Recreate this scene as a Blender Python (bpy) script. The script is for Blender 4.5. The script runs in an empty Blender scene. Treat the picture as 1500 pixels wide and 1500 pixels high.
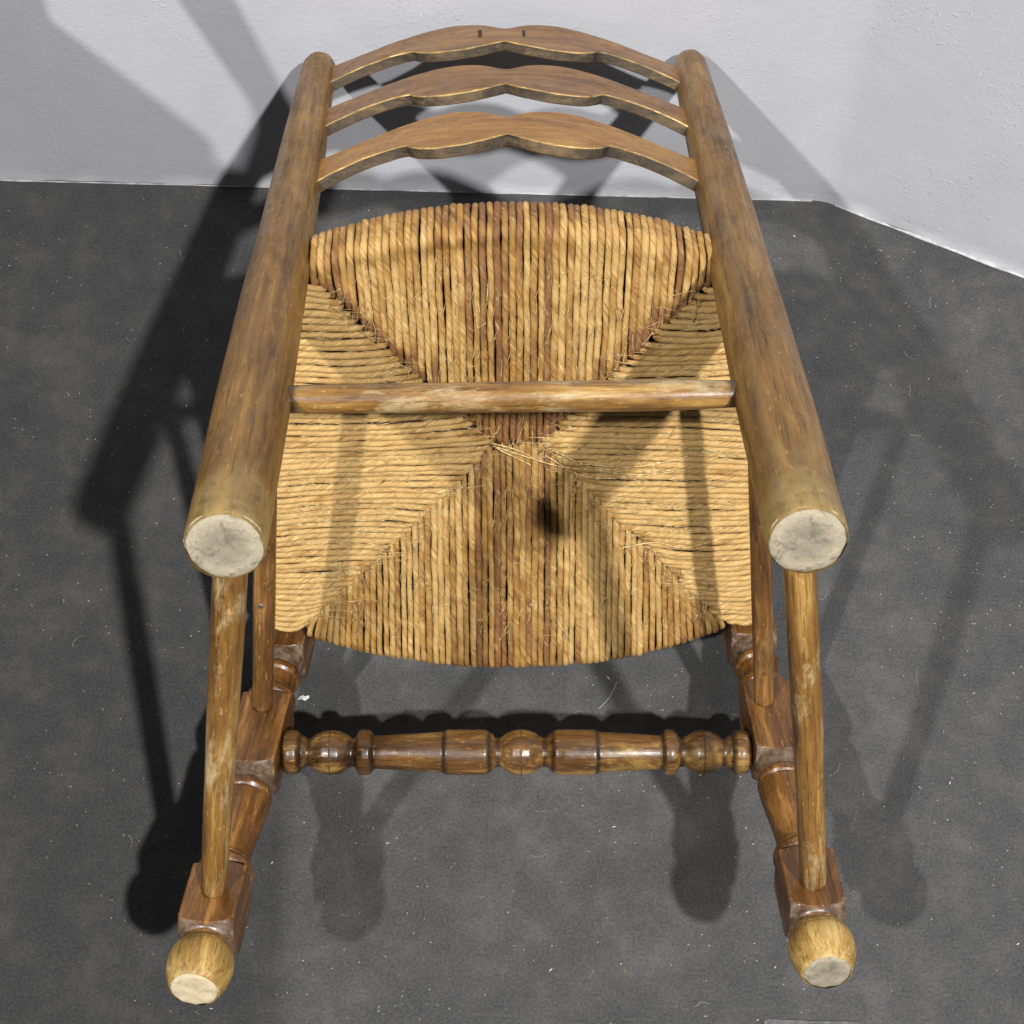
import bpy, math, random
from mathutils import Matrix, Vector, noise as mnoise

random.seed(7)
scene = bpy.context.scene
COL = scene.collection

# ------------------------------------------------------------------ camera
cam_d = bpy.data.cameras.new('camera')
cam = bpy.data.objects.new('camera', cam_d)
COL.objects.link(cam)
cam.matrix_world = Matrix((
    (0.9995179651, -0.0279114092, 0.0135937713, 0.0163883754),
    (0.0309375054, 0.8589469332, -0.5111291780, -0.6451112563),
    (0.0025900075, 0.5113033534, 0.8593964002, 1.3813309046),
    (0, 0, 0, 1)))
cam_d.sensor_width = 36.0
cam_d.lens = 36.0 * 2350.0 / 1500.0
cam_d.clip_start = 0.02
cam_d.clip_end = 60
scene.camera = cam

# ------------------------------------------------------------------ world and lamps
world = bpy.data.worlds.new('World')
scene.world = world
world.use_nodes = True
bg = world.node_tree.nodes['Background']
bg.inputs[0].default_value = (1.0, 0.97, 0.94, 1)
bg.inputs[1].default_value = 0.018


def lamp(name, loc, aim, power, col, radius):
    d = bpy.data.lights.new(name, 'SPOT')
    d.energy = power
    d.color = col
    d.shadow_soft_size = radius
    d.spot_size = math.radians(45)
    d.spot_blend = 0.6
    o = bpy.data.objects.new(name, d)
    COL.objects.link(o)
    o.location = loc
    o.rotation_euler = (Vector(aim) - Vector(loc)).to_track_quat('-Z', 'Y').to_euler()
    return o


lamp('ceiling_spot', (1.84, -2.95, 5.0), (0, .15, .15), 1760, (1.0, .985, .965), .085)
lamp('ceiling_spot', (-2.30, -2.95, 5.0), (0, .15, .15), 1190, (1.0, .985, .965), .070)

scene.view_settings.view_transform = 'Standard'
scene.view_settings.look = 'None'
scene.view_settings.exposure = 0
scene.view_settings.gamma = 1


# ------------------------------------------------------------------ node helpers
class NT:
    def __init__(self, name):
        self.m = bpy.data.materials.new(name)
        self.m.use_nodes = True
        self.t = self.m.node_tree
        self.b = self.t.nodes['Principled BSDF']

    def n(self, typ, **kw):
        nd = self.t.nodes.new(typ)
        for k, v in kw.items():
            setattr(nd, k, v)
        return nd

    def link(self, a, b):
        self.t.links.new(a, b)

    def val(self, sock, v):
        if isinstance(v, bpy.types.NodeSocket):
            self.link(v, sock)
        elif isinstance(v, (int, float)):
            sock.default_value = v
        else:
            sock.default_value = tuple(v) + ((1.0,) if len(v) == 3 and sock.type == 'RGBA' else ())

    def coord(self, kind='Object', scale=(1, 1, 1), loc=None):
        tc = self.n('ShaderNodeTexCoord')
        mp = self.n('ShaderNodeMapping')
        self.link(tc.outputs[kind], mp.inputs[0])
        mp.inputs['Scale'].default_value = scale
        if loc is not None:
            self.val(mp.inputs['Location'], loc)
        return mp.outputs[0]

    def noise(self, vec, scale, detail=4, rough=.55, dist=0.0):
        nd = self.n('ShaderNodeTexNoise')
        self.link(vec, nd.inputs['Vector'])
        nd.inputs['Scale'].default_value = scale
        nd.inputs['Detail'].default_value = detail
        nd.inputs['Roughness'].default_value = rough
        nd.inputs['Distortion'].default_value = dist
        return nd.outputs['Fac']

    def ramp(self, fac, stops, interp='LINEAR'):
        nd = self.n('ShaderNodeValToRGB')
        cr = nd.color_ramp
        cr.interpolation = interp
        while len(cr.elements) < len(stops):
            cr.elements.new(0.5)
        for e, (p, c) in zip(cr.elements, stops):
            e.position = p
            e.color = tuple(c) + (1,) if len(c) == 3 else c
        self.link(fac, nd.inputs[0])
        return nd.outputs[0]

    def rng(self, v, a, b, c=0.0, d=1.0, smooth=True):
        nd = self.n('ShaderNodeMapRange')
        nd.interpolation_type = 'SMOOTHSTEP' if smooth else 'LINEAR'
        self.val(nd.inputs['Value'], v)
        for k, x in (('From Min', a), ('From Max', b), ('To Min', c), ('To Max', d)):
            nd.inputs[k].default_value = x
        return nd.outputs[0]

    def math(self, op, a, b=0.0, clamp=False):
        nd = self.n('ShaderNodeMath', operation=op, use_clamp=clamp)
        self.val(nd.inputs[0], a)
        self.val(nd.inputs[1], b)
        return nd.outputs[0]

    def mix(self, fac, a, b, mode='MIX'):
        nd = self.n('ShaderNodeMix', data_type='RGBA', blend_type=mode)
        self.val(nd.inputs['Factor'], fac)
        self.val(nd.inputs['A'] if False else nd.inputs[6], a)
        self.val(nd.inputs[7], b)
        return nd.outputs[2]

    def bump(self, h, strength, dist=.001, prev=None):
        nd = self.n('ShaderNodeBump')
        nd.inputs['Strength'].default_value = strength
        nd.inputs['Distance'].default_value = dist
        self.link(h, nd.inputs['Height'])
        if prev is not None:
            self.link(prev, nd.inputs['Normal'])
        return nd.outputs[0]

    def sep(self, vec):
        nd = self.n('ShaderNodeSeparateXYZ')
        self.link(vec, nd.inputs[0])
        return nd.outputs

    def attr(self, name):
        nd = self.n('ShaderNodeAttribute', attribute_name=name)
        return nd

    def out(self, col, rough=.5, normal=None, spec=.5):
        self.val(self.b.inputs['Base Color'], col)
        self.val(self.b.inputs['Roughness'], rough)
        self.b.inputs['Specular IOR Level'].default_value = spec
        if normal is not None:
            self.link(normal, self.b.inputs['Normal'])
        return self.m


def objrand(N):
    return N.n('ShaderNodeObjectInfo').outputs['Random']


# ------------------------------------------------------------------ materials
def wood(name, dark, mid, light, worn=None, zworn=None, rough=.42, worn_amt=.5, grime=.5, axis_scale=(1, 1, .07),
         edge=.5, fleck=.3, painted_sheen=False, ends=False, coat=.22):
    """shaped wood, grain along local z (or x); worn = colour where the finish is rubbed off"""
    N = NT(name)
    r = objrand(N)
    add = N.n('ShaderNodeCombineXYZ')
    for k, f in enumerate((7.3, 3.1, 5.7)):
        N.link(N.math('MULTIPLY', r, f), add.inputs[k])
    off = add.outputs[0]
    base = N.coord('Object', (1, 1, 1), off)
    grain = N.coord('Object', axis_scale, off)
    mids = tuple(a ** .5 for a in axis_scale)
    semi = N.coord('Object', mids, off)
    g0 = N.noise(grain, 75, 5, .62, .8)
    g1 = N.noise(grain, 250, 5, .65, .5)
    g2 = N.noise(N.coord('Object', tuple(a if a == 1 else a * .4 for a in axis_scale), off), 560, 4, .65, .25)
    blot = N.noise(semi, 26, 6, .68, .5)
    fine = N.noise(base, 120, 5, .7)
    f = N.math('ADD', N.math('MULTIPLY', g0, .38), N.math('ADD', N.math('MULTIPLY', g1, .24), N.math('MULTIPLY', blot, .38)))
    c = N.ramp(f, [(.38, tuple(x * .6 for x in dark)), (.46, tuple((a + b) / 2 for a, b in zip(dark, mid))), (.525, mid), (.61, light)])
    # dark pores and short lines of grain
    c = N.mix(N.rng(g2, .55, .66, 0, .60), c, tuple(x * .4 for x in dark))
    # rubbed streaks along the grain
    if worn is not None:
        wn = N.noise(semi, 44, 6, .72, .3)
        w = N.math('MULTIPLY', N.rng(wn, .52, .66), worn_amt)
        if zworn is not None:
            zz = N.sep(N.coord('Object'))[2]
            zn = N.math('ADD', zz, N.math('MULTIPLY', N.math('SUBTRACT', N.noise(base, 30, 5, .7), .5), .13))
            zn = N.math('ADD', zn, N.math('MULTIPLY', N.math('SUBTRACT', g0, .5), .10))
            w = N.math('MAXIMUM', w, N.rng(zn, zworn[0], zworn[1], .85, 0))
        c = N.mix(w, c, N.ramp(N.math('ADD', N.math('MULTIPLY', g0, .5), N.math('MULTIPLY', fine, .5)),
                               [(.38, tuple(x * .45 for x in worn)), (.5, tuple(x * .8 for x in worn)), (.62, worn)]))
    # grime settled in blotches
    gr = N.noise(semi, 38, 7, .75, .7)
    c = N.mix(N.rng(gr, .54, .68, 0, grime), c, tuple(x * .38 for x in dark))
    gr2 = N.noise(base, 95, 4, .7, .4)
    c = N.mix(N.rng(gr2, .60, .70, 0, grime * .7), c, tuple(x * .45 for x in dark))
    # pale flecks and scratches
    sc = N.noise(N.coord('Object', (1, 1, .3), off), 330, 2, .5)
    c = N.mix(N.rng(sc, .66, .73, 0, fleck), c, tuple(min(1, x * 1.7 + .02) for x in light))
    # rubbed arrises
    geo = N.n('ShaderNodeNewGeometry')
    pt = N.rng(N.math('ADD', geo.outputs['Pointiness'], N.math('MULTIPLY', N.math('SUBTRACT', fine, .5), .06)), .535, .60, 0, edge)
    c = N.mix(pt, c, tuple(min(1, x * 1.35 + .02) for x in light))
    if ends:       # dirt packed into the joints
        c = N.mix(N.attr('joint').outputs['Fac'], c, tuple(x * .16 for x in dark))
    if painted_sheen:      # grey sheen of the turned shoulders, painted into the colour
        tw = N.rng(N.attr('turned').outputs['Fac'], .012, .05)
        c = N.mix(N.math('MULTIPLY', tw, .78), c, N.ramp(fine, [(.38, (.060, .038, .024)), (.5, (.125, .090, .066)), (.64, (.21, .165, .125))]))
    h = N.math('ADD', N.math('MULTIPLY', g1, .6), N.math('ADD', N.math('MULTIPLY', fine, .35), N.math('MULTIPLY', blot, .4)))
    nrm = N.bump(h, .45, .0013)
    ro = N.rng(N.math('ADD', N.math('MULTIPLY', fine, .5), N.math('MULTIPLY', gr, .5)), .38, .62, rough - .10, rough + .20)
    N.b.inputs['Coat Weight'].default_value = coat
    N.b.inputs['Coat Roughness'].default_value = .22
    return N.out(c, ro, nrm, .40)


M_POST = wood('post_wood', (.095, .044, .009), (.190, .095, .020), (.300, .165, .042), worn=(.37, .25, .085),
              zworn=(.000, .072), worn_amt=.34, rough=.40, grime=.38, coat=.08)
M_LEG = wood('leg_wood', (.045, .016, .004), (.140, .058, .013), (.30, .142, .036), worn=(.36, .19, .052), worn_amt=.4, rough=.34, edge=1.0, painted_sheen=True, grime=.55)
M_FOOT = wood('worn_foot_wood', (.13, .066, .014), (.36, .22, .060), (.53, .375, .135), worn=(.54, .40, .17), worn_amt=.55, grime=.55, rough=.5, coat=.05)
M_SLAT = wood('slat_wood', (.185, .075, .011), (.30, .138, .021), (.40, .205, .038), worn=(.46, .26, .058), worn_amt=.25,
              axis_scale=(.06, 1, 1), grime=.30, rough=.36, fleck=.10, edge=.3)
M_SLATBROWN = wood('brown_slat_wood', (.115, .047, .010), (.205, .092, .020), (.31, .158, .036), worn=(.38, .21, .050), worn_amt=.28,
              axis_scale=(.06, 1, 1), grime=.35, rough=.36, fleck=.12, edge=.3)
M_SLATEDGE = wood('slat_edge_wood', (.014, .011, .009), (.046, .034, .024), (.15, .100, .050), worn=(.36, .23, .09), worn_amt=.35,
                  rough=.65, axis_scale=(.12, 1, 1), coat=0)
M_ARRIS = wood('rubbed_arris_wood', (.09, .048, .014), (.36, .21, .06), (.74, .55, .23), rough=.6, axis_scale=(.06, 1, 1), grime=.8)
M_RUNG = wood('rung_wood', (.085, .036, .008), (.225, .112, .026), (.42, .25, .075), worn=(.50, .39, .21), worn_amt=.8, rough=.40, grime=.65, ends=True)
M_RUNGDARK = wood('inner_rung_wood', (.060, .024, .007), (.155, .068, .017), (.36, .190, .055), worn=(.36, .22, .08), worn_amt=.5, rough=.40, grime=.6, ends=True)
M_STRETCH = wood('stretcher_wood', (.045, .019, .006), (.130, .060, .017), (.32, .175, .048), worn=(.48, .30, .09), worn_amt=.55, rough=.30, edge=1.0, ends=True)


def end_grain(name, stain, mid, rim, amt):
    N = NT(name)
    v = N.coord('Object')
    n1 = N.noise(v, 60, 5, .7, .3)
    n2 = N.noise(v, 300, 5, .75)
    n3 = N.noise(N.coord('Object', (1, .35, 1)), 520, 3, .6)
    ln = N.n('ShaderNodeVectorMath', operation='LENGTH')
    N.link(v, ln.inputs[0])
    rad = N.math('ADD', ln.outputs['Value'], N.math('MULTIPLY', N.math('SUBTRACT', n1, .5), .030))
    c = N.mix(N.rng(rad, .008, .0205), mid, rim)
    c = N.mix(N.math('MULTIPLY', N.rng(n1, .50, .64), amt), c, stain)
    c = N.mix(N.rng(n2, .54, .68, 0, .45), c, tuple(x * .55 for x in stain))
    c = N.mix(N.rng(n3, .58, .70, 0, .30), c, tuple(min(1, x * 1.25) for x in rim))
    return N.out(c, .85, N.bump(n2, .7, .0014, N.bump(n1, .5, .002)), .2)


M_END = end_grain('worn_end_grain', (.105, .088, .066), (.25, .218, .162), (.385, .335, .24), .6)
M_ENDPALE = end_grain('fresh_end_grain', (.31, .235, .135), (.49, .41, .27), (.53, .445, .30), .35)


def rush(name):
    N = NT(name)
    al = N.attr('along').outputs['Fac']       # metres along the strand
    an = N.attr('around').outputs['Fac']      # angle / 2pi plus twist
    br = N.attr('brown').outputs['Fac']       # brown reed share
    r = objrand(N)
    cmb = N.n('ShaderNodeCombineXYZ')
    N.link(N.math('MULTIPLY', an, 6.0), cmb.inputs[0])
    N.link(N.math('ADD', N.math('MULTIPLY', al, 9.0), N.math('MULTIPLY', r, 91.0)), cmb.inputs[1])
    N.link(N.math('MULTIPLY', r, 57.0), cmb.inputs[2])
    fib = N.noise(cmb.outputs[0], 3.6, 6, .72, .3)
    cmb2 = N.n('ShaderNodeCombineXYZ')
    N.link(N.math('MULTIPLY', an, .38), cmb2.inputs[0])
    N.link(N.math('ADD', N.math('MULTIPLY', al, 11.0), N.math('MULTIPLY', r, 37.0)), cmb2.inputs[1])
    N.link(N.math('MULTIPLY', r, 13.0), cmb2.inputs[2])
    patch = N.noise(cmb2.outputs[0], 1.6, 3, .6)
    straw = N.ramp(fib, [(.33, (.12, .053, .014)), (.41, (.38, .215, .066)), (.52, (.56, .352, .125)), (.66, (.77, .565, .250))])
    brown = N.ramp(fib, [(.33, (.060, .023, .010)), (.5, (.215, .097, .036)), (.68, (.41, .215, .082))])
    amber = N.ramp(fib, [(.33, (.10, .040, .010)), (.5, (.37, .190, .047)), (.68, (.60, .370, .112))])
    k = N.math('ADD', N.math('MULTIPLY', N.math('SUBTRACT', patch, .5), 1.45), br)
    c = N.mix(N.rng(k, .14, .46), straw, amber)
    c = N.mix(N.rng(k, .42, .74), c, brown)
    vs = N.noise(cmb2.outputs[0], 7.0, 3, .6)
    c = N.mix(N.rng(vs, .60, .72, 0, .45), c, (.10, .050, .020))
    c = N.mix(N.rng(vs, .40, .28, 0, .40), c, (.74, .58, .30))
    nrm = N.bump(fib, .8, .0011)
    return N.out(c, N.rng(k, .2, .7, .62, .42), nrm, .4)


M_RUSH = rush('rush')

N = NT('rush_core')
M_CORE = N.out(N.ramp(N.noise(N.coord(), 160, 4), [(.3, (.020, .010, .005)), (.7, (.060, .030, .013))]), .8)
N = NT('straw_fibre')
M_FIBRE = N.out(N.ramp(N.noise(N.coord(), 300, 3), [(.35, (.36, .22, .075)), (.5, (.56, .38, .15)), (.65, (.76, .60, .31))]), .6)

# floor: dark grey matt sheet, dusty
N = NT('floor_sheet')
v = N.coord()
big = N.noise(v, 4.5, 6, .66, .3)
med = N.noise(v, 24, 8, .74, .2)
fin = N.noise(v, 420, 4, .75)
fib = N.noise(v, 1100, 2, .6)
c = N.ramp(N.math('ADD', N.math('MULTIPLY', big, .4), N.math('MULTIPLY', med, .6)),
           [(.36, (.046, .046, .0475)), (.5, (.062, .062, .063)), (.64, (.096, .095, .090))])
c = N.mix(N.rng(fin, .50, .66, 0, .38), c, (.132, .131, .126))
c = N.mix(N.rng(fin, .48, .36, 0, .50), c, (.022, .022, .023))
c = N.mix(N.rng(fib, .62, .72, 0, .40), c, (.20, .198, .185))
M_FLOOR = N.out(c, .85, N.bump(fin, .6, .0010), .22)

# wall: painted rough plaster
N = NT('wall_paint')
v = N.coord()
g1 = N.noise(v, 120, 4, .6, .5)
g2 = N.noise(N.coord('Object', (.35, .35, 1)), 150, 3, .6, 1.0)
g3 = N.noise(v, 14, 5, .6)
bumps = N.rng(N.noise(v, 210, 2, .5), .60, .74)
gate = N.rng(N.noise(v, 9, 2, .5), .46, .60)
c = N.ramp(g3, [(.3, (.500, .509, .548)), (.7, (.540, .548, .582))])
zz = N.sep(v)[2]
dirt = N.math('MULTIPLY', N.rng(N.math('ADD', zz, N.math('MULTIPLY', N.math('SUBTRACT', g3, .5), .02)), .0, .045, .5, 0),
              N.rng(N.noise(N.coord('Object', (.25, .25, 1)), 90, 5, .7), .4, .62))
c = N.mix(dirt, c, (.42, .42, .44))
spk = N.rng(N.noise(v, 330, 2, .4), .72, .76)
c = N.mix(N.math('MULTIPLY', spk, gate), c, (.80, .80, .80))
hh = N.math('ADD', N.math('MULTIPLY', g1, .5), N.math('MULTIPLY', g2, .35))
hh = N.math('ADD', hh, N.math('MULTIPLY', N.math('MULTIPLY', bumps, gate), .55))
M_WALL = N.out(c, .58, N.bump(hh, .50, .0012), .3)

N = NT('wall_bead')
M_BEAD = N.out(N.ramp(N.noise(N.coord(), 90, 5, .65), [(.35, (.30, .30, .31)), (.65, (.56, .565, .58))]), .6,
               N.bump(N.noise(N.coord(), 200, 4), .6, .002))
N = NT('lint')
M_LINT = N.out(N.ramp(N.noise(N.coord(), 40, 2), [(.35, (.62, .52, .34)), (.55, (.80, .78, .72))]), .8)
N = NT('white_paper')
M_PAPER = N.out(N.ramp(N.noise(N.coord(), 300, 3), [(.4, (.7, .68, .62)), (.6, (.85, .84, .8))]), .8)
N = NT('steel')
N.b.inputs['Metallic'].default_value = .8
M_NAIL = N.out(N.ramp(N.noise(N.coord(), 900, 3), [(.4, (.12, .10, .08)), (.6, (.40, .38, .35))]), .4)
N = NT('dark_gap')
M_GAP = N.out(N.ramp(N.noise(N.coord(), 200, 3), [(.4, (.02, .012, .008)), (.7, (.06, .03, .015))]), .8)


# ------------------------------------------------------------------ mesh helpers
def mesh_obj(name, verts, faces, mats, parent=None, matrix=None, smooth=True, fmat=None, attrs=None, sharp=None):
    me = bpy.data.meshes.new(name)
    me.from_pydata([tuple(q) for q in verts], [], faces)
    for m in (mats if isinstance(mats, (list, tuple)) else [mats]):
        me.materials.append(m)
    if fmat is not None:
        me.polygons.foreach_set('material_index', fmat)
    me.polygons.foreach_set('use_smooth', [smooth] * len(faces))
    if attrs:
        for k, vals in attrs.items():
            a = me.attributes.new(k, 'FLOAT', 'POINT')
            a.data.foreach_set('value', vals)
    me.update()
    if sharp is not None:
        me.set_sharp_from_angle(angle=math.radians(sharp))
    o = bpy.data.objects.new(name, me)
    COL.objects.link(o)
    if parent is not None:
        o.parent = parent
    if matrix is not None:
        o.matrix_local = matrix
    return o


def axis_matrix(p0, p1, up=(0, 1, 0)):
    p0, p1 = Vector(p0), Vector(p1)
    z = (p1 - p0).normalized()
    y = Vector(up) - z * Vector(up).dot(z)
    y.normalize()
    x = y.cross(z)
    m = Matrix((x, y, z)).transposed().to_4x4()
    m.translation = p0
    return m, (p1 - p0).length


def interp(pts, x):
    if x <= pts[0][0]:
        return pts[0][1]
    for (a, b), (c, d) in zip(pts, pts[1:]):
        if x <= c:
            return b + (d - b) * (x - a) / (c - a) if c > a else d
    return pts[-1][1]


def interp_s(pts, x):
    """smooth (Catmull-Rom) interpolation"""
    n = len(pts)
    if x <= pts[0][0]:
        return pts[0][1]
    if x >= pts[-1][0]:
        return pts[-1][1]
    for i in range(n - 1):
        if x <= pts[i + 1][0]:
            break
    x0, y0 = pts[i]
    x1, y1 = pts[i + 1]
    h = x1 - x0
    m0 = (y1 - pts[i - 1][1]) / (x1 - pts[i - 1][0]) if i > 0 else (y1 - y0) / h
    m1 = (pts[i + 2][1] - y0) / (pts[i + 2][0] - x0) if i + 2 < n else (y1 - y0) / h
    t = (x - x0) / h
    return ((2 * t**3 - 3 * t**2 + 1) * y0 + (t**3 - 2 * t**2 + t) * h * m0 + (-2 * t**3 + 3 * t**2) * y1 + (t**3 - t**2) * h * m1)


def lathe(zs, rfun, seg, lump=0.0, lscale=30.0, seed=0.0, shape=None, bend=None):
    """rings at heights zs; returns verts, faces (caps as fans of rings are n-gons)"""
    V, F = [], []
    for z in zs:
        r = rfun(z)
        bx, by = bend(z) if bend else (0, 0)
        for i in range(seg):
            a = 2 * math.pi * (i + .5) / seg
            rr = shape(a, r, z) if shape else r
            if lump:
                rr *= 1 + lump * mnoise.noise(Vector((math.cos(a) * 1.1 + seed, math.sin(a) * 1.1 - seed, z * lscale)))
            V.append((bx + rr * math.cos(a), by + rr * math.sin(a), z))
    for k in range(len(zs) - 1):
        for i in range(seg):
            j = (i + 1) % seg
            F.append((k * seg + i, k * seg + j, (k + 1) * seg + j, (k + 1) * seg + i))
    F.append(tuple(range(seg - 1, -1, -1)))
    F.append(tuple((len(zs) - 1) * seg + i for i in range(seg)))
    return V, F


def disc(rx, seg, z, jag, seed):
    """slightly uneven worn end disc facing -z"""
    V = [(0, 0, z)]
    F = []
    rings = 7
    for k in range(1, rings + 1):
        for i in range(seg):
            a = 2 * math.pi * i / seg
            rr = rx * k / rings * (1 + jag * mnoise.noise(Vector((math.cos(a) * 2 + seed, math.sin(a) * 2, seed))) * (k / rings))
            dz = .0011 * mnoise.noise(Vector((rr * math.cos(a) * 160 + seed, rr * math.sin(a) * 160, 0)))
            V.append((rr * math.cos(a), rr * math.sin(a), z + dz - .0004 + (.0022 if k == rings else 0)))
    for i in range(seg):
        F.append((0, 1 + (i + 1) % seg, 1 + i))
    for k in range(rings - 1):
        for i in range(seg):
            j = (i + 1) % seg
            F.append((1 + k * seg + i, 1 + k * seg + j, 1 + (k + 1) * seg + j, 1 + (k + 1) * seg + i))
    return V, F


def frange(a, b, n):
    return [a + (b - a) * i / (n - 1) for i in range(n)]


# ================================================================== SETTING
def grid_sheet(name, x0, x1, y0, y1, nx, ny, zf, mat):
    V = [(x, y, zf(x, y)) for y in frange(y0, y1, ny) for x in frange(x0, x1, nx)]
    F = [(j * nx + i, j * nx + i + 1, (j + 1) * nx + i + 1, (j + 1) * nx + i) for j in range(ny - 1) for i in range(nx - 1)]
    o = mesh_obj(name, V, F, mat)
    o['kind'] = 'structure'
    return o


WALL_Y = .600
CX = .335                                     # room corner on the floor
ANG = math.atan2(.490937 - .599882, .546952 - .322228)   # direction of the right wall
grid_sheet('floor', -3.0, 3.0, -3.0, 1.2, 3, 3, lambda x, y: 0.0, M_FLOOR)

# one continuous painted wall that turns a soft obtuse corner: two pieces of the setting
cd, sd = math.cos(ANG), math.sin(ANG)


def wall_piece(name, path, mat, H=2.6):
    """path of (x, y) points, extruded up with a little waviness near the foot"""
    zs = [0, .004, .008, .013, .02, .04, .08, .2, .5, 1.2, H]
    V, F = [], []
    for z in zs:
        for (x, y, nx, ny) in path:
            w = .0018 * mnoise.noise(Vector((x * 9, y * 9, z * 7)))
            out = .0035 * max(0, 1 - z / .014) ** 2 * (.5 + .8 * mnoise.noise(Vector((x * 26, y * 26, 1.0))))
            V.append((x + nx * (w + out), y + ny * (w + out), z))
    n = len(path)
    for k in range(len(zs) - 1):
        for i in range(n - 1):
            F.append((k * n + i, k * n + i + 1, (k + 1) * n + i + 1, (k + 1) * n + i))
    o = mesh_obj(name, V, F, mat)
    o['kind'] = 'structure'
    return o


nb = (0, -1)
nr = (sd, -cd)
R_C = .06
T_C = R_C * math.tan(-ANG / 2)
arc = []
for k in range(9):
    a = -ANG * k / 8
    arc.append((CX - T_C + R_C * math.sin(a), WALL_Y - R_C * (1 - math.cos(a)), -math.sin(a), -math.cos(a)))
back = [(x, WALL_Y, 0, -1) for x in [-3.0, -2, -1.2] + frange(-.75, CX - T_C - .01, 90)] + arc
side = [arc[-1]] + [(CX + cd * s, WALL_Y + sd * s, nr[0], nr[1]) for s in frange(T_C + .01, .36, 40) + [.8, 1.5, 2.4]]
wall_piece('wall_back', back, M_WALL)
wall_piece('wall_right', side, M_WALL)


def bead(name, pts, rad, seed):
    """rough paint and filler bead where the wall meets the floor"""
    V, F, seg = [], [], 8
    for k, (x, y, nx, ny) in enumerate(pts):
        rr = rad * (.75 + .9 * max(-.5, mnoise.noise(Vector((x * 30, y * 30, seed)))))
        for i in range(seg):
            a = math.pi * (i / (seg - 1))
            V.append((x + nx * rr * math.sin(a) * 1.1, y + ny * rr * math.sin(a) * 1.1, rr * (1 - math.cos(a)) * .55 - .0005))
    for k in range(len(pts) - 1):
        for i in range(seg - 1):
            F.append((k * seg + i, (k + 1) * seg + i, (k + 1) * seg + i + 1, k * seg + i + 1))
    o = mesh_obj(name, V, F, M_BEAD)
    o['kind'] = 'structure'
    return o


bead('wall_foot_bead', [(x, WALL_Y - .002, 0, -1) for x in frange(-.8, CX - T_C, 300)] + arc, .0016, 3.0)
bead('wall_foot_bead', [(CX + cd * s, WALL_Y + sd * s - .002, nr[0], nr[1]) for s in frange(T_C, .4, 130)], .0030, 9.0)

# two added blockers at the left, outside the picture, shaped to keep the left lamp off that part of the wall and floor
def prism(name, pts, z0, z1, mat):
    n_ = len(pts)
    V = [(x, y, z) for z in (z0, z1) for x, y in pts]
    F = [(i, (i + 1) % n_, n_ + (i + 1) % n_, n_ + i) for i in range(n_)]
    F += [tuple(range(n_ - 1, -1, -1)), tuple(n_ + i for i in range(n_))]
    o = mesh_obj(name, V, F, mat, None, None, False)
    o['kind'] = 'structure'


prism('lamp_blocker', [(-1.25, -.90), (-.66, -.90), (-.66, .29), (-.75, .40), (-.81, WALL_Y - .004), (-1.25, WALL_Y - .004)], 0, .598, M_FLOOR)
prism('lamp_blocker_plate', [(-1.25, -.90), (-.427, -.90), (-.452, -.576), (-.482, -.191), (-.491, .072), (-.468, .191), (-.459, .256), (-.431, .401), (-.488, .401), (-.490, .336),
                         (-.494, .256), (-.512, .223), (-.559, .179), (-.583, .179), (-.568, .204), (-.633, .315), (-.596, .387), (-.66, .47), (-.80, WALL_Y - .004),
                         (-1.25, WALL_Y - .004)], .600, .620, M_FLOOR)

# ================================================================== CHAIR
CH = Matrix((
    (0.9990648036, 0.0179230829, -0.0393482062, 0.0066725923),
    (0.0432378258, -0.4141346050, 0.9091881052, -0.1809103063),
    (0.0, -0.9100391706, -0.4145222648, 0.5637367881),
    (0, 0, 0, 1)))
chair = bpy.data.objects.new('ladder_back_chair', None)
COL.objects.link(chair)
chair.matrix_world = CH
chair.empty_display_size = .1
chair['label'] = 'old wooden ladder-back chair with woven rush seat, tipped forward against the grey wall'
chair['category'] = 'chair'

# ---- rear posts
POST_L = ((-.171, 0, 0), (-.186, 0, .831))
POST_R = ((.1712, 0, 0), (.1865, 0, .831))
PR = [(0, .0232), (.004, .0246), (.03, .0249), (.17, .0252), (.38, .0232), (.57, .0208), (.72, .0185), (.80, .0172),
      (.815, .0166), (.824, .0148), (.829, .0115), (.8325, .006), (.8335, .0008)]


def build_post(ends, seed):
    m, L = axis_matrix(*ends)
    zs = [0, .002, .004, .008] + frange(.015, .80, 70) + [.808, .815, .820, .824, .827, .829, .831, .8325, .8335]

    def shape(a, r, z):
        # faint shaved facets
        fac = 1 + .010 * math.cos(8 * a + seed) * min(1, z / .1)
        return r * fac
    V, F = lathe(zs, lambda z: interp(PR, z), 40, .035, 9.0, seed, shape)
    F = F[:-2] + [F[-1]]
    p = mesh_obj('rear_post', V, F, M_POST, chair, m)
    V, F = disc(.0236, 40, .0006, .09, seed)
    mesh_obj('worn_end', V, F, M_END, p)
    return p


build_post(POST_L, 1.3)
build_post(POST_R, 4.1)


def post_at(ends, z):
    t = z / .831
    return Vector(ends[0]).lerp(Vector(ends[1]), t)


# ---- slats
TOP = [(0, .0185), (.03, .0200), (.08, .0262), (.14, .0318), (.2, .0350), (.28, .0362), (.36, .0350), (.5, .0300), (.62, .0252), (.75, .0212), (.88, .0215), (1, .0250)]
BOT1 = [(0, .0200), (.05, .0255), (.12, .0325), (.2, .0375), (.28, .0390), (.36, .0372), (.43, .0315), (.48, .0235), (.5, .0190)]
BOT2 = [(.5, .0190), (.56, .0172), (.75, .0190), (.9, .0225), (1, .0260)]


def bot(s):
    return interp_s(BOT1, s) if s <= .5 else interp_s(BOT2, s)


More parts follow.
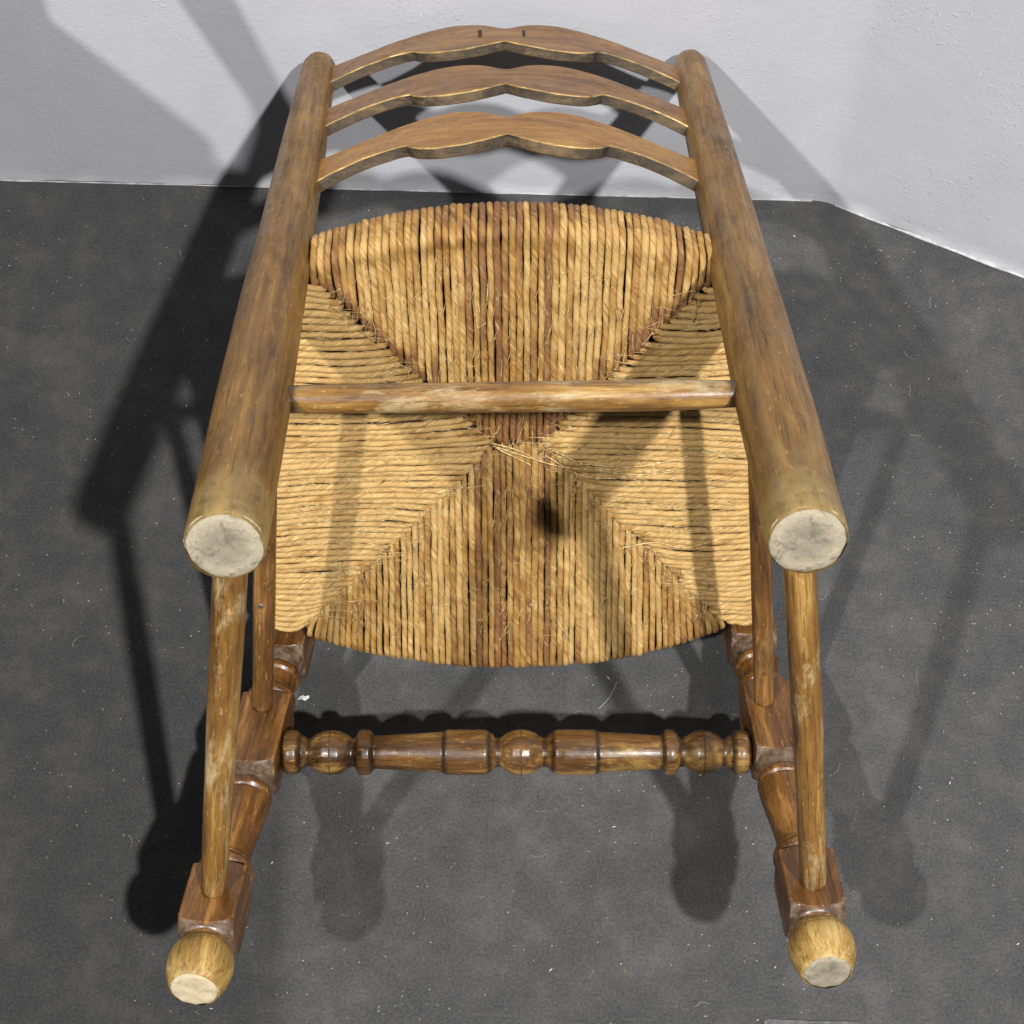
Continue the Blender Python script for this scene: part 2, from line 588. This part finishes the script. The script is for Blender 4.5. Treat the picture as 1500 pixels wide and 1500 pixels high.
def build_slat(zl, zr, bow, hscale, thick, seed, hw, face):
    S = sorted(set([round(-1 + 2 * i / 120, 4) for i in range(121)] + [-.5, .5, 0.0]))
    nv = 6
    V, F, FM = [], [], []
    zc = lambda s: (zl + zr) / 2 + (zr - zl) / 2 * s
    y_of = lambda s: -bow * (1 - s * s)
    for s in S:
        x = s * hw
        a = abs(s)
        jit = .0009 * mnoise.noise(Vector((s * 7, seed, 0)))
        hi = interp_s(TOP, a) * hscale + jit
        lo = bot(a) * hscale + .0010 * mnoise.noise(Vector((s * 9, seed, 5)))
        # surface normal in plan
        dy = 2 * bow * s / hw
        L = math.hypot(1, dy)
        nx, ny = -dy / L, 1 / L
        ring = []
        tb = thick / 2
        ch = .0009 * (1 + .6 * mnoise.noise(Vector((s * 12, seed, 8))))
        sec = [(-1, -lo, ch)] + [(-1, -lo + ch + (hi + lo - 2 * ch) * v / nv, 0) for v in range(nv + 1)] + [(-1, hi, ch)]
        sec += [(1, zz, ins) for (_, zz, ins) in sec[::-1]]
        for (sg, zz, ins) in sec:
            ring.append((x + sg * nx * (tb - ins), y_of(s) + sg * ny * (tb - ins), zc(s) + zz))
        V += ring
    n = 2 * (nv + 3)
    for k in range(len(S) - 1):
        for i in range(n):
            j = (i + 1) % n
            F.append((k * n + i, (k + 1) * n + i, (k + 1) * n + j, k * n + j))
            FM.append(1 if i == n - 1 else (2 if i == 0 else 0))   # sawn lower edge, rubbed arris
    F.append(tuple(range(n)))
    F.append(tuple((len(S) - 1) * n + i for i in range(n - 1, -1, -1)))
    FM += [0, 0]
    o = mesh_obj('slat', V, F, [face, M_SLATEDGE, M_ARRIS], chair, None, True, FM, sharp=30)
    return o


build_slat(.5372, .5312, .0445, 1.0, .0105, 1.0, .168, M_SLAT)
build_slat(.6620, .6555, .0425, .97, .0100, 4.0, .172, M_SLATBROWN)
top_slat = build_slat(.7770, .7690, .0430, .95, .0100, 8.0, .176, M_SLATBROWN)
top_slat['label'] = 'top slat with faint dark marks of a rectangular patch at its middle'


def box(name, c, s, mat, parent, jit=0):
    V = [(c[0] + dx * s[0] / 2, c[1] + dy * s[1] / 2, c[2] + dz * s[2] / 2) for dz in (-1, 1) for dy in (-1, 1) for dx in (-1, 1)]
    F = [(0, 2, 3, 1), (4, 5, 7, 6), (0, 1, 5, 4), (2, 6, 7, 3), (0, 4, 6, 2), (1, 3, 7, 5)]
    return mesh_obj(name, V, F, mat, parent, None, False)


yp = -.0430 - .0050
for xx, zz, w_, h_ in ((-.0238, .7765, .0034, .0170), (.0185, .7755, .0026, .0165)):
    box('patch_seam', (xx, yp + .0004, zz), (w_, .0012, h_), M_GAP, top_slat)

# ---- rungs
def rung(name, p0, p1, r0, r1, rend, mat, seed, seg=20, ins=(.021, .0125)):
    m, L = axis_matrix(p0, p1, (0, 0, 1) if abs(p1[2] - p0[2]) < .1 else (0, 1, 0))
    prof = [(0, rend), (.018, rend * 1.05), (.06, r0), (L * .5, (r0 + r1) / 2 * 1.03), (L - .06, r1), (L - .018, rend * 1.05), (L, rend)]
    bend = lambda z: (.0012 * math.sin(z / L * math.pi) * math.sin(seed * 3), .0012 * math.sin(z / L * math.pi) * math.cos(seed * 5))
    zs = frange(0, .05, 20) + frange(.056, L - .056, 38) + frange(L - .05, L, 20)
    V, F = lathe(zs, lambda z: interp_s(prof, z), seg, .05, 14, seed, None, bend)
    e0, e1 = ins
    jt = []
    for (vx, vy, vz) in V:
        d = min(vz - e0, L - e1 - vz) + .0022 * mnoise.noise(Vector((vx * 260, vy * 260, vz * 160)))
        jt.append(.85 * max(0.0, min(1.0, 1 - d / .0030)))
    return mesh_obj(name, V, F, mat, chair, m, True, None, {'joint': jt})


def nail(parent, z, ang, r):
    a = ang
    m = Matrix.Translation((r * math.cos(a), r * math.sin(a), z)) @ Matrix.Rotation(a, 4, 'Z') @ Matrix.Rotation(math.pi / 2, 4, 'Y')
    V, F = lathe([-.002, .0003, .0007, .0010], lambda q: {-.002: .0028, .0003: .0028, .0007: .0022, .0010: .0010}[q], 12)
    mesh_obj('nail_head', V, F, M_NAIL, parent, m)


rung('rear_rung', (-.165, 0, .1685), (.165, 0, .1705), .0100, .0104, .0088, M_RUNG, 2.2, 20, (.0185, .0185))
YF = .391
rung('side_rung', (-.172, .004, .050), (-.2290, .382, .0730), .0112, .0100, .0092, M_RUNG, 3.1)
rung('side_rung', (.172, .004, .050), (.2265, .382, .0735), .0106, .0100, .0094, M_RUNG, 5.7)
u1 = rung('side_rung', (-.176, .004, .250), (-.2160, .382, .2790), .0088, .0088, .0082, M_RUNGDARK, 7.9)
u2 = rung('side_rung', (.176, .004, .250), (.2180, .382, .2790), .0084, .0084, .0080, M_RUNGDARK, 9.4)

# ---- front legs
A_SQ = .0210
LR = [(0, .0172), (.0012, .0188), (.005, .0205), (.012, .0232), (.020, .0245), (.028, .0240), (.034, .0216), (.038, .0188), (.0395, .0180),
      (.0410, .0185), (.0425, .0200), (.0450, .0209), (.0456, .0226), (.0468, .0248), (.0495, .0272), (.0550, .0310), (.1005, .0310), (.1045, .0240), (.1062, .0196),
      (.1085, .0192), (.1100, .0212), (.1135, .0222), (.1165, .0212), (.1185, .0184), (.1200, .0176), (.1215, .0182), (.1240, .0170), (.132, .0166),
      (.150, .0180), (.170, .0203), (.184, .0215), (.1875, .0216), (.1885, .0196), (.1905, .0196), (.1925, .0218), (.1955, .0222), (.1985, .0212),
      (.2005, .0190), (.2040, .0188), (.2090, .0198), (.2150, .0209), (.2156, .0226), (.2168, .0248), (.2195, .0272), (.2250, .0310),
      (.2985, .0310), (.3030, .0240), (.3048, .0194), (.3070, .0190), (.3090, .0210), (.3130, .0220), (.3165, .0208), (.3185, .0178), (.330, .0168),
      (.338, .0178), (.3400, .0200), (.3440, .0206), (.3475, .0196), (.3490, .0186), (.3540, .0190), (.3600, .0200), (.3645, .0209), (.3651, .0226), (.3663, .0248), (.3690, .0272), (.3745, .0310),
      (.432, .0310), (.437, .0250)]


def build_leg(foot, seat_pt, seed, pale, toptilt=0.0):
    foot, seat_pt = Vector(foot), Vector(seat_pt)
    m, L = axis_matrix(foot, foot + (seat_pt - foot).normalized() * .437)

    def shape(a, r, z):
        s = A_SQ * (1 + .010 * mnoise.noise(Vector((z * 20, seed, 0)))) / max(abs(math.cos(a)), abs(math.sin(a)))
        return min(r, s)
    zs = []
    for (z0, _), (z1, _) in zip(LR, LR[1:]):
        n = 3 if z1 - z0 < .004 else (7 if z1 - z0 < .01 else 8)
        zs += [z0 + (z1 - z0) * i / n for i in range(n)]
    zs.append(LR[-1][0])
    zb = .0395
    za = [z for z in zs if z >= zb - 1e-6]
    V, F = lathe(za, lambda z: interp(LR, z), 96, .012, 25, seed, shape)
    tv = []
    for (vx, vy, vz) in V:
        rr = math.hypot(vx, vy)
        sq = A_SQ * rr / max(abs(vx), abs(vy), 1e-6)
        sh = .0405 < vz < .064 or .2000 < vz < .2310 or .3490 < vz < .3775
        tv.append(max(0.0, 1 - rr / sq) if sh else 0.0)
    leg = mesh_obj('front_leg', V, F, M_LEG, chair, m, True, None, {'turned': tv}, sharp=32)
    zf = [z for z in zs if z <= zb + .0006]
    V, F = lathe(zf, lambda z: interp_s(LR, z), 48, .03, 60, seed, None)
    ft = mesh_obj('ball_foot', V, F[:-2], M_FOOT, leg)
    V, F = disc(.0180, 40, -.0002, .07, seed * 2)
    mesh_obj('worn_end', V, F, M_ENDPALE if pale else M_END, leg)
    return leg


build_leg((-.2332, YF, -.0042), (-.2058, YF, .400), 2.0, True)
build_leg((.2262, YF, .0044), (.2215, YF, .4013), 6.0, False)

# ---- turned front stretcher
m, SL = axis_matrix((-.2150, YF, .2428), (.2200, YF, .2365), (0, 1, 0))
px = lambda u: (u - 380) / (1130 - 380) * SL
SP = [(372, 14), (413, 14), (415, 24), (419, 30), (427, 32), (436, 31), (441, 27), (442, 24), (446, 24), (449, 20), (453, 19), (458, 22), (464, 26.5), (474, 30.5), (485, 32), (497, 30.5),
      (507, 26), (513, 22), (516, 20), (521, 21), (523, 26), (525, 31), (532, 32.5), (543, 31.5), (546, 27), (548, 23.5), (560, 24), (600, 26.5), (645, 29), (650, 29.3), (651, 31.2), (655, 32.2), (700, 32.4), (712, 31.8),
      (716, 29.5), (718, 27), (721, 27.2), (724, 22), (729, 20.5), (735, 22), (741, 27), (751, 31.5), (763, 33), (775, 31.5), (785, 27), (791, 22), (797, 20.5), (802, 22), (805, 27.2), (808, 27), (810, 29.5), (814, 31.8), (826, 32.4), (870, 32.2), (874, 31.2),
      (875, 29.3), (880, 29), (925, 26.5), (965, 24), (968, 23.5), (970, 27), (972, 31.5), (980, 32.5), (988, 31), (991, 26), (994, 21), (999, 20), (1003, 22), (1009, 26), (1019, 30.5), (1028, 32), (1038, 30.5), (1047, 26.5), (1053, 22), (1058, 19), (1062, 20),
      (1066, 24), (1070, 24), (1071, 27), (1076, 31), (1084, 32), (1092, 30), (1096, 24), (1098, 14), (1138, 14)]
SPM = [(px(u), r / 1690.0) for u, r in SP]
zs = []
for (z0, _), (z1, _) in zip(SPM, SPM[1:]):
    n = max(1, int((z1 - z0) / .0010))
    zs += [z0 + (z1 - z0) * i / n for i in range(n)]
zs.append(SPM[-1][0])
sm = lambda z: sum(interp(SPM, z + k * .00045) * w for k, w in ((-2, .12), (-1, .22), (0, .32), (1, .22), (2, .12)))
V, F = lathe(zs, sm, 64, .010, 30, 3.0)
groove = [441.5, 453, 516, 547, 651, 717, 729, 797, 809, 874, 968.5, 997, 1058, 1070.5]
jt = []
for (vx, vy, vz) in V:
    d = min(min(abs(vz - px(g)) for g in groove), abs(vz - px(414)), abs(vz - px(1097)))
    d += .0012 * mnoise.noise(Vector((vx * 200, vy * 200, vz * 200)))
    jt.append(.80 * max(0.0, min(1.0, 1.25 - d / .0026)))
st = mesh_obj('front_stretcher', V, F, M_STRETCH, chair, m, True, None, {'joint': jt}, sharp=40)


def tiny_ring(parent, u, r):
    z0 = px(u)
    V, F = lathe([z0 - .0004, z0 - .0002, z0 + .0002, z0 + .0004], lambda z: r / 1690.0, 32)
    mesh_obj('turning_line', V, F[:-2], M_GAP, parent)


for u, r in ((485, 32.15), (763, 33.15), (1028, 32.15), (653, 31.9), (872, 31.9)):
    tiny_ring(st, u, r)

for rg, zf in ((u1, .245), (u2, .245)):
    # nail on the side that faces the rear, in the rung's own frame
    mi = rg.matrix_local.to_3x3().inverted()
    d = mi @ Vector((0, -.62, -.78))
    nail(rg, zf, math.atan2(d.y, d.x), .0084)


# ================================================================== RUSH SEAT
seat = bpy.data.objects.new('rush_seat', None)


def yr(x):     # rear ridge of the underside
    return -.0345 + .0265 * min(1.3, (x / .150) ** 2)


def yf(x):     # front ridge
    return .4085 - 1.02 * x * x - 4.0 * x ** 4


def xl(y):
    return -.1935 - .0275 * y / .39


def xr(y):
    return .1950 + .030 * y / .39


RL, RR = Vector((-.1500, .0140)), Vector((.1555, .0180))
FL, FR = Vector((-.1840, .3500)), Vector((.1940, .3540))
TL, TR = Vector((-.0160, .1690)), Vector((.0290, .1660))


def lerp_at_x(a, b, x):
    t = (x - a.x) / (b.x - a.x)
    return a.y + (b.y - a.y) * t


def seam_rear(x):      # y where a rear strand at x ends
    if x < TL.x:
        return lerp_at_x(RL, TL, max(x, RL.x))
    if x > TR.x:
        return lerp_at_x(TR, RR, min(x, RR.x))
    return .1685


def seam_front(x):
    if x < TL.x:
        return lerp_at_x(FL, TL, max(x, FL.x))
    if x > TR.x:
        return lerp_at_x(TR, FR, min(x, FR.x))
    return .1685


def zu(x, y):
    """underside height"""
    base = .3700 + .0035 * mnoise.noise(Vector((x * 9, y * 9, 2.2)))
    c = math.exp(-((x - .005) ** 2 + (y - .168) ** 2) / .009)
    return base - .0050 + .0085 * c


def resample(P, step):
    """Catmull-Rom through P, then even spacing"""
    Q = []
    n = len(P)
    for i in range(n - 1):
        p0, p1, p2, p3 = P[max(i - 1, 0)], P[i], P[i + 1], P[min(i + 2, n - 1)]
        k = max(2, int((p2 - p1).length / (step * .5)))
        for j in range(k):
            t = j / k
            Q.append(.5 * ((2 * p1) + (p2 - p0) * t + (2 * p0 - 5 * p1 + 4 * p2 - p3) * t * t + (3 * p1 - p0 - 3 * p2 + p3) * t ** 3))
    Q.append(P[-1])
    out = [Q[0]]
    acc = 0
    for a, b in zip(Q, Q[1:]):
        acc += (b - a).length
        if acc >= step:
            out.append(b)
            acc = 0
    return out


def strand(P, rad, brown, seed, relief=1.0, flat=.88, step=.0023, seg=10):
    """one twisted two-ply rush cord along P; brown = function of share along -> 0..1"""
    rnd = random.Random(seed)
    C = resample(P, step)
    n = len(C)
    V, al, an, br = [], [], [], []
    pitch = rnd.uniform(.019, .032)
    ph = rnd.uniform(0, 6.28)
    s = 0.0
    Nrm = Vector((0, 0, 1))
    tw = 2 * math.pi / pitch * (1 if relief >= 1 else .72)
    tot = sum((b - a).length for a, b in zip(C, C[1:]))
    thick = rnd.uniform(.84, 1.08)
    for k, c in enumerate(C):
        t = (C[min(k + 1, n - 1)] - C[max(k - 1, 0)]).normalized()
        if k:
            s += (c - C[k - 1]).length
        B = t.cross(Nrm)
        if B.length < 1e-4:
            B = Vector((1, 0, 0))
        B.normalize()
        Nn = B.cross(t).normalized()
        Nrm = Nn
        u = s / tot
        end = min(1, .45 + 6 * u) * min(1, .30 + (1 - u) * tot / .008)
        # the twist shows more on the plain part, less where it wraps the rail
        am = relief * (.012 + .040 * min(1, s / .05)) * (.55 + .9 * mnoise.noise(Vector((s * 25, seed * .53, 31))))
        slip = 1.5 * mnoise.noise(Vector((s * 18, seed * .91, 44)))
        rr = rad * thick * end * (1 + .16 * mnoise.noise(Vector((s * 60, seed * .37, 0))) + .10 * mnoise.noise(Vector((s * 170, seed * .37, 5))))
        c2 = c + Vector((.0011 * mnoise.noise(Vector((s * 30, seed * .7, 3))), .0009 * mnoise.noise(Vector((s * 45, seed * .7, 9))),
                         .0010 * mnoise.noise(Vector((s * 40, seed * .7, 17)))))
        bv = brown(u)
        for i in range(seg):
            a = 2 * math.pi * i / seg
            q = rr * (1 + am * math.cos(2 * (a - tw * s - ph - slip)))
            V.append(c2 + B * (q * math.cos(a)) + Nn * (q * flat * math.sin(a)))
            al.append(s)
            an.append(abs(((i / seg - (tw * s + slip) / 6.2832) % 1.0) * 2 - 1))
            br.append(bv)
    F = []
    for k in range(n - 1):
        for i in range(seg):
            j = (i + 1) % seg
            F.append((k * seg + i, k * seg + j, (k + 1) * seg + j, (k + 1) * seg + i))
    F.append(tuple(range(seg - 1, -1, -1)))
    F.append(tuple((n - 1) * seg + i for i in range(seg)))
    return mesh_obj('rush_strand', V, F, M_RUSH, seat, None, True, None, {'along': al, 'around': an, 'brown': br})


# the padded body that the strands wrap
def build_core():
    V, F = [], []
    ns, ny = 40, 40
    for lay, zz in ((0, .3745), (1, .4085)):
        for j in range(ny):
            for i in range(ns):
                u, v = i / (ns - 1), j / (ny - 1)
                x0 = -.160 - .026 * v
                x1 = .164 + .032 * v
                x = x0 + (x1 - x0) * u
                ya, yb = yr(x) + .008, yf(x) - .008
                y = ya + (yb - ya) * v
                ed = min(u, 1 - u, v, 1 - v)
                z = zz if lay else max(.3745, zu(x, y) + .0035)
                V.append((x, y, z))
    n1 = ns * ny
    for lay in (0, 1):
        for j in range(ny - 1):
            for i in range(ns - 1):
                q = (j * ns + i, j * ns + i + 1, (j + 1) * ns + i + 1, (j + 1) * ns + i)
                F.append(tuple(lay * n1 + k for k in (q if lay else q[::-1])))
    rim = [i for i in range(ns)] + [j * ns + ns - 1 for j in range(1, ny)] + [(ny - 1) * ns + i for i in range(ns - 2, -1, -1)] + [j * ns for j in range(ny - 2, 0, -1)]
    for a, b in zip(rim, rim[1:] + rim[:1]):
        F.append((a, b, n1 + b, n1 + a))
    return V, F


V, F = build_core()
seat = mesh_obj('rush_seat', V, F, M_CORE, chair)

PITCH = .00560
sid = 0


def jz():
    return random.uniform(-.0007, .0007)


def brown_fn(kind, q, rnd):
    """share of brown reed along the strand; q = how near the strand is to a corner, 0 centre .. 1 corner"""
    b0 = rnd.gauss(0, .10)
    wrap = {'rear': .50, 'front': .52, 'side': .28}[kind]
    body = {'rear': .22, 'front': .24, 'side': .03}[kind]
    tail = {'rear': .62, 'front': .26, 'side': .26}[kind]
    if kind != 'side' and q < .22:
        body += .22
        tail += .12
    tail += .12 * q
    if kind == 'rear' and q > .55:
        tail += .45 * (q - .55) / .45
        body += .10 * (q - .55) / .45
    if kind == 'front' and q > .7:
        body += .16
    dark = rnd.random() < (.09 if kind != 'side' else .04)
    w = rnd.uniform(.16, .34)
    tl = rnd.uniform(.10, .24) if kind == 'rear' else rnd.uniform(.06, .14)

    def f(u):
        a = wrap if u < w else body
        if abs(u - w) < .05:
            a = wrap + (body - wrap) * (u - w + .05) / .1
        if u > 1 - tl:
            a += (tail - a) * min(1, (u - 1 + tl) / (.4 * tl))
        return a + b0 + (.26 if dark else 0)
    return f


rnd = random.Random(11)
# rear set
n = int((.1580 + .1540) / PITCH)
for i in range(n):
    x = -.1540 + (.1580 + .1540) * (i + .5) / n + rnd.uniform(-.0004, .0004)
    y0 = yr(x)
    ye = seam_rear(x) + rnd.uniform(-.004, .003)
    z0 = jz()
    xe = x * .985 + .0003
    P = [Vector((x, y0 + .022, .4110)), Vector((x, y0 + .010, .4105)), Vector((x, y0 + .001, .4035)), Vector((x, y0 - .0050, .394)), Vector((x, y0 - .0030, .380)),
         Vector((x, y0 - .0008, .3695)), Vector((x, y0 + .0030, .3645 + z0)), Vector((x, y0 + .0085, .3630 + z0))]
    L = ye - (y0 + .020)
    m_ = max(2, int(L / .03) + 1)
    for k in range(m_):
        t = k / m_
        yy = y0 + .020 + L * t
        xx = x + (xe - x) * t
        P.append(Vector((xx, yy, zu(xx, yy) + z0)))
    P.append(Vector((xe, ye - .004, zu(xe, ye) + .0008)))
    P.append(Vector((xe, ye + .003, zu(xe, ye) + .0062)))
    q = abs(x) / .15
    strand(P, PITCH * .505, brown_fn('rear', q, rnd), 100 + i)

# front set
n = int((.1935 + .1845) / PITCH)
for i in range(n):
    x = -.1835 + (.1930 + .1835) * (i + .5) / n + rnd.uniform(-.0004, .0004)
    y0 = yf(x)
    xe = x * .962
    ye = seam_front(xe) + rnd.uniform(-.003, .004)
    z0 = jz() - .0006
    P = [Vector((x, y0 - .022, .4120)), Vector((x, y0 - .010, .4120)), Vector((x, y0 + .000, .4050)), Vector((x, y0 + .0050, .394)), Vector((x, y0 + .0030, .381)),
         Vector((x, y0 - .0030, .3715 + z0))]
    L = (y0 - .011) - ye
    m_ = max(2, int(L / .03) + 1)
    for k in range(m_):
        t = k / m_
        yy = y0 - .011 - L * t
        xx = x + (xe - x) * t
        P.append(Vector((xx, yy, zu(xx, yy) + z0)))
    P.append(Vector((xe, ye + .004, zu(xe, ye) - .0006)))
    P.append(Vector((xe, ye - .0025, zu(xe, ye) + .0056)))
    q = abs(x) / .19
    strand(P, PITCH * .510, brown_fn('front', q, rnd), 300 + i)

# side sets
for sgn in (-1, 1):
    n = 60
    for i in range(n):
        u = (i + .5) / n
        yrail = .0120 + (.3560 - .0120) * u
        A_, T_, B_ = (RL, TL, FL) if sgn < 0 else (RR, TR, FR)
        us = .455
        if u < us:
            e = A_.lerp(T_, u / us)
        else:
            e = T_.lerp(B_, (u - us) / (1 - us))
        e = e + Vector((rnd.uniform(-.003, .003) + sgn * (-.0035 if u < us else -.0015), rnd.uniform(-.0006, .0006)))
        xo = xl(yrail) if sgn < 0 else xr(yrail)
        z0 = 1.7 * jz() - .0010
        P = [Vector((xo - sgn * .022, yrail, .4110)), Vector((xo - sgn * .010, yrail, .4105)), Vector((xo - sgn * .001, yrail, .4035)),
             Vector((xo + sgn * .0045, yrail, .393)), Vector((xo + sgn * .0030, yrail, .381)), Vector((xo - sgn * .0025, yrail, .3720 + z0))]
        x1 = xo - sgn * .010
        L = e.x - x1
        m_ = max(2, int(abs(L) / .03) + 1)
        sag = .0035 * math.sin(u * 9.0 + sgn) + rnd.uniform(-.0006, .0006)
        for k in range(m_):
            t = k / m_
            xx = x1 + L * t
            yy = yrail + (e.y - yrail) * t + sag * math.sin(math.pi * t)
            P.append(Vector((xx, yy, zu(xx, yy) + z0 - (.0010 if u < us else 0))))
        P.append(Vector((e.x + sgn * .004, e.y, zu(e.x, e.y) - .0012)))
        P.append(Vector((e.x - sgn * .002, e.y, zu(e.x, e.y) + .0045)))
        strand(P, PITCH * .505, brown_fn('side', abs(u - us) * 2, rnd), 600 + i + (100 if sgn > 0 else 0), .45)


# frayed fibres sticking out of the weave: too many and too thin to count
def fibre_mesh(curves):
    V, F = [], []
    for C, r in curves:
        b = len(V)
        for k, c in enumerate(C):
            rr = r * (1 - .5 * k / len(C))
            V += [c + Vector((rr, 0, 0)), c + Vector((-rr * .5, rr * .86, 0)), c + Vector((-rr * .5, -rr * .86, rr * .6))]
        for k in range(len(C) - 1):
            for i in range(3):
                j = (i + 1) % 3
                F.append((b + k * 3 + i, b + k * 3 + j, b + k * 3 + 3 + j, b + k * 3 + 3 + i))
    return V, F


curves = []
for i in range(620):
    if rnd.random() < .55:     # along the seams
        A_, B_ = rnd.choice([(RL, TL), (RR, TR), (FL, TL), (FR, TR), (FR, TR)])
        e = A_.lerp(B_, rnd.random())
        x, y = e.x + rnd.gauss(0, .006), e.y + rnd.gauss(0, .006)
    else:
        x, y = rnd.uniform(-.17, .175), rnd.uniform(0, .37)
    y = max(yr(x) + .03, min(y, yf(x) - .036))
    p = Vector((x, y, zu(x, y) - .0034))
    a = rnd.uniform(0, 6.28)
    d = Vector((math.cos(a), math.sin(a), -rnd.uniform(.0, .5)))
    ln = rnd.uniform(.004, .016)
    curl = Vector((rnd.uniform(-1, 1), rnd.uniform(-1, 1), rnd.uniform(-.2, .5)))
    C = [p + d * (ln * t / 5) + curl * (ln * .35 * (t / 5) ** 2) for t in range(6)]
    curves.append((C, rnd.uniform(.00014, .0004)))
for i in range(4200):
    x, y = rnd.uniform(-.185, .19), rnd.uniform(0, .385)
    if not (xl(y) + .012 < x < xr(y) - .012) or not (yr(x) + .028 < y < yf(x) - .030):
        continue
    side = (x < TL.x and seam_rear(x) < y < seam_front(x)) or (x > TR.x and seam_rear(x) < y < seam_front(x))
    if not side and i % 3:
        continue
    a = (0 if side else math.pi / 2) + rnd.gauss(.14, .14) + (math.pi if rnd.random() < .5 else 0)
    d = Vector((math.cos(a), math.sin(a), 0))
    ln = rnd.uniform(.008, .034 if side else .022)
    cv = rnd.gauss(0, .12)
    C = []
    for t in range(6):
        q = Vector((x, y, 0)) + d * (ln * t / 5) + Vector((-d.y, d.x, 0)) * (cv * ln * (t / 5) ** 2)
        C.append(Vector((q.x, q.y, zu(q.x, q.y) - .0029 - .0006 * math.sin(math.pi * t / 5))))
    curves.append((C, rnd.uniform(.00016, .00042)))
V, F = fibre_mesh(curves)
fr = mesh_obj('frayed_fibre', V, F, M_FIBRE, seat)
fr['kind'] = 'stuff'

# loose pale straws hanging across the middle of the right side
for pts_ in ([(-.014, .166), (.010, .176), (.045, .186), (.085, .187), (.125, .178)],
             [(-.016, .164), (.004, .170), (.022, .180), (.031, .184)],
             [(.030, .176), (.062, .194), (.100, .194), (.150, .182)],
             [(.036, .170), (.075, .188), (.120, .190), (.165, .181)],
             [(-.012, .168), (.006, .179), (.020, .186)],
             [(.095, .268), (.125, .262), (.150, .267), (.180, .258)],
             [(.060, .182), (.105, .183), (.150, .172)]):
    P = [Vector((x, y, zu(x, y) - .0046 + rnd.uniform(-.001, .0004))) for x, y in pts_]
    V, F = fibre_mesh([(resample(P, .004), .00105)])
    mesh_obj('loose_straw', V, F, M_FIBRE, seat)

# ================================================================== small things on the floor
def lint():
    V, F = [], []
    r = random.Random(5)
    for i in range(3600):
        x, y = r.uniform(-.75, .75), r.uniform(-.5, .59)
        if mnoise.noise(Vector((x * 5, y * 5, 0))) + r.uniform(-.6, .6) < 0:
            continue
        a = r.uniform(0, 3.14)
        big = r.random() < .07
        l, w = (r.uniform(.0010, .0022), r.uniform(.00022, .0004)) if big else (r.uniform(.0003, .0008), r.uniform(.00016, .0003))
        ca, sa = math.cos(a), math.sin(a)
        b = len(V)
        h = r.uniform(.0004, .0010)
        for z in (.0002, h):
            for dx, dy in ((-l, 0), (0, -w), (l, 0), (0, w)):
                V.append((x + dx * ca - dy * sa, y + dx * sa + dy * ca, z))
        F += [(b + 4, b + 5, b + 6, b + 7)] + [(b + k, b + (k + 1) % 4, b + 4 + (k + 1) % 4, b + 4 + k) for k in range(4)]
    cur = []
    for i in range(70):
        x, y = r.uniform(-.6, .6), r.uniform(-.4, .55)
        a = r.uniform(0, 6.28)
        P = []
        ln = r.uniform(.006, .02)
        for t in range(7):
            P.append(Vector((x, y, .0006)))
            a += r.uniform(-.5, .5)
            x += math.cos(a) * ln / 6
            y += math.sin(a) * ln / 6
        cur.append((P, r.uniform(.00006, .00011)))
    P = [Vector((.082, -.035, .0006)), Vector((.090, -.026, .0006)), Vector((.096, -.015, .0006)), Vector((.099, -.006, .0006))]
    cur.append((resample(P, .003), .00022))
    v2, f2 = fibre_mesh(cur)
    b = len(V)
    V += v2
    F += [tuple(b + k for k in q) for q in f2]
    o = mesh_obj('lint', V, F, M_LINT, None, None, False)
    o['kind'] = 'stuff'
    o['label'] = 'pale lint, hairs and straw crumbs scattered on the dark floor'


lint()


def scrap(name, x, y, outline, h, mat, label, cat):
    n_ = len(outline)
    V = [(a, b, .0006 + .0006 * math.sin(k * 2.1)) for k, (a, b) in enumerate(outline)] + [(a, b, h + .0008 * math.sin(k * 1.7)) for k, (a, b) in enumerate(outline)]
    F = [tuple(range(n_ - 1, -1, -1)), tuple(range(n_, 2 * n_))] + [(k, (k + 1) % n_, n_ + (k + 1) % n_, n_ + k) for k in range(n_)]
    o = mesh_obj(name, V, F, mat, None, Matrix.Translation((x, y, 0)), False)
    o['label'] = label
    o['category'] = cat


N = NT('grey_tape')
M_TAPE = N.out(N.ramp(N.noise(N.coord(), 120, 4), [(.4, (.075, .075, .075)), (.6, (.13, .13, .125))]), .7)
scrap('floor_tape', .262, -.3185, [(-.038, -.0040), (.0, -.0042), (.040, -.0034), (.042, .0030), (.036, .0042), (.0, .0036), (-.036, .0044), (-.040, .002)], .0012, M_TAPE,
      'dull grey strip of tape stuck on the floor at the bottom edge right of centre', 'tape')
scrap('paper_scrap', -.194, -.033, [(-.006, -.002), (-.002, -.0012), (.001, -.0026), (.005, .0004), (.0048, .0024), (.001, .0012), (-.001, .003), (-.004, .0012)], .0016, M_PAPER,
      'tiny torn white scrap on the floor beside the left front leg', 'scrap')
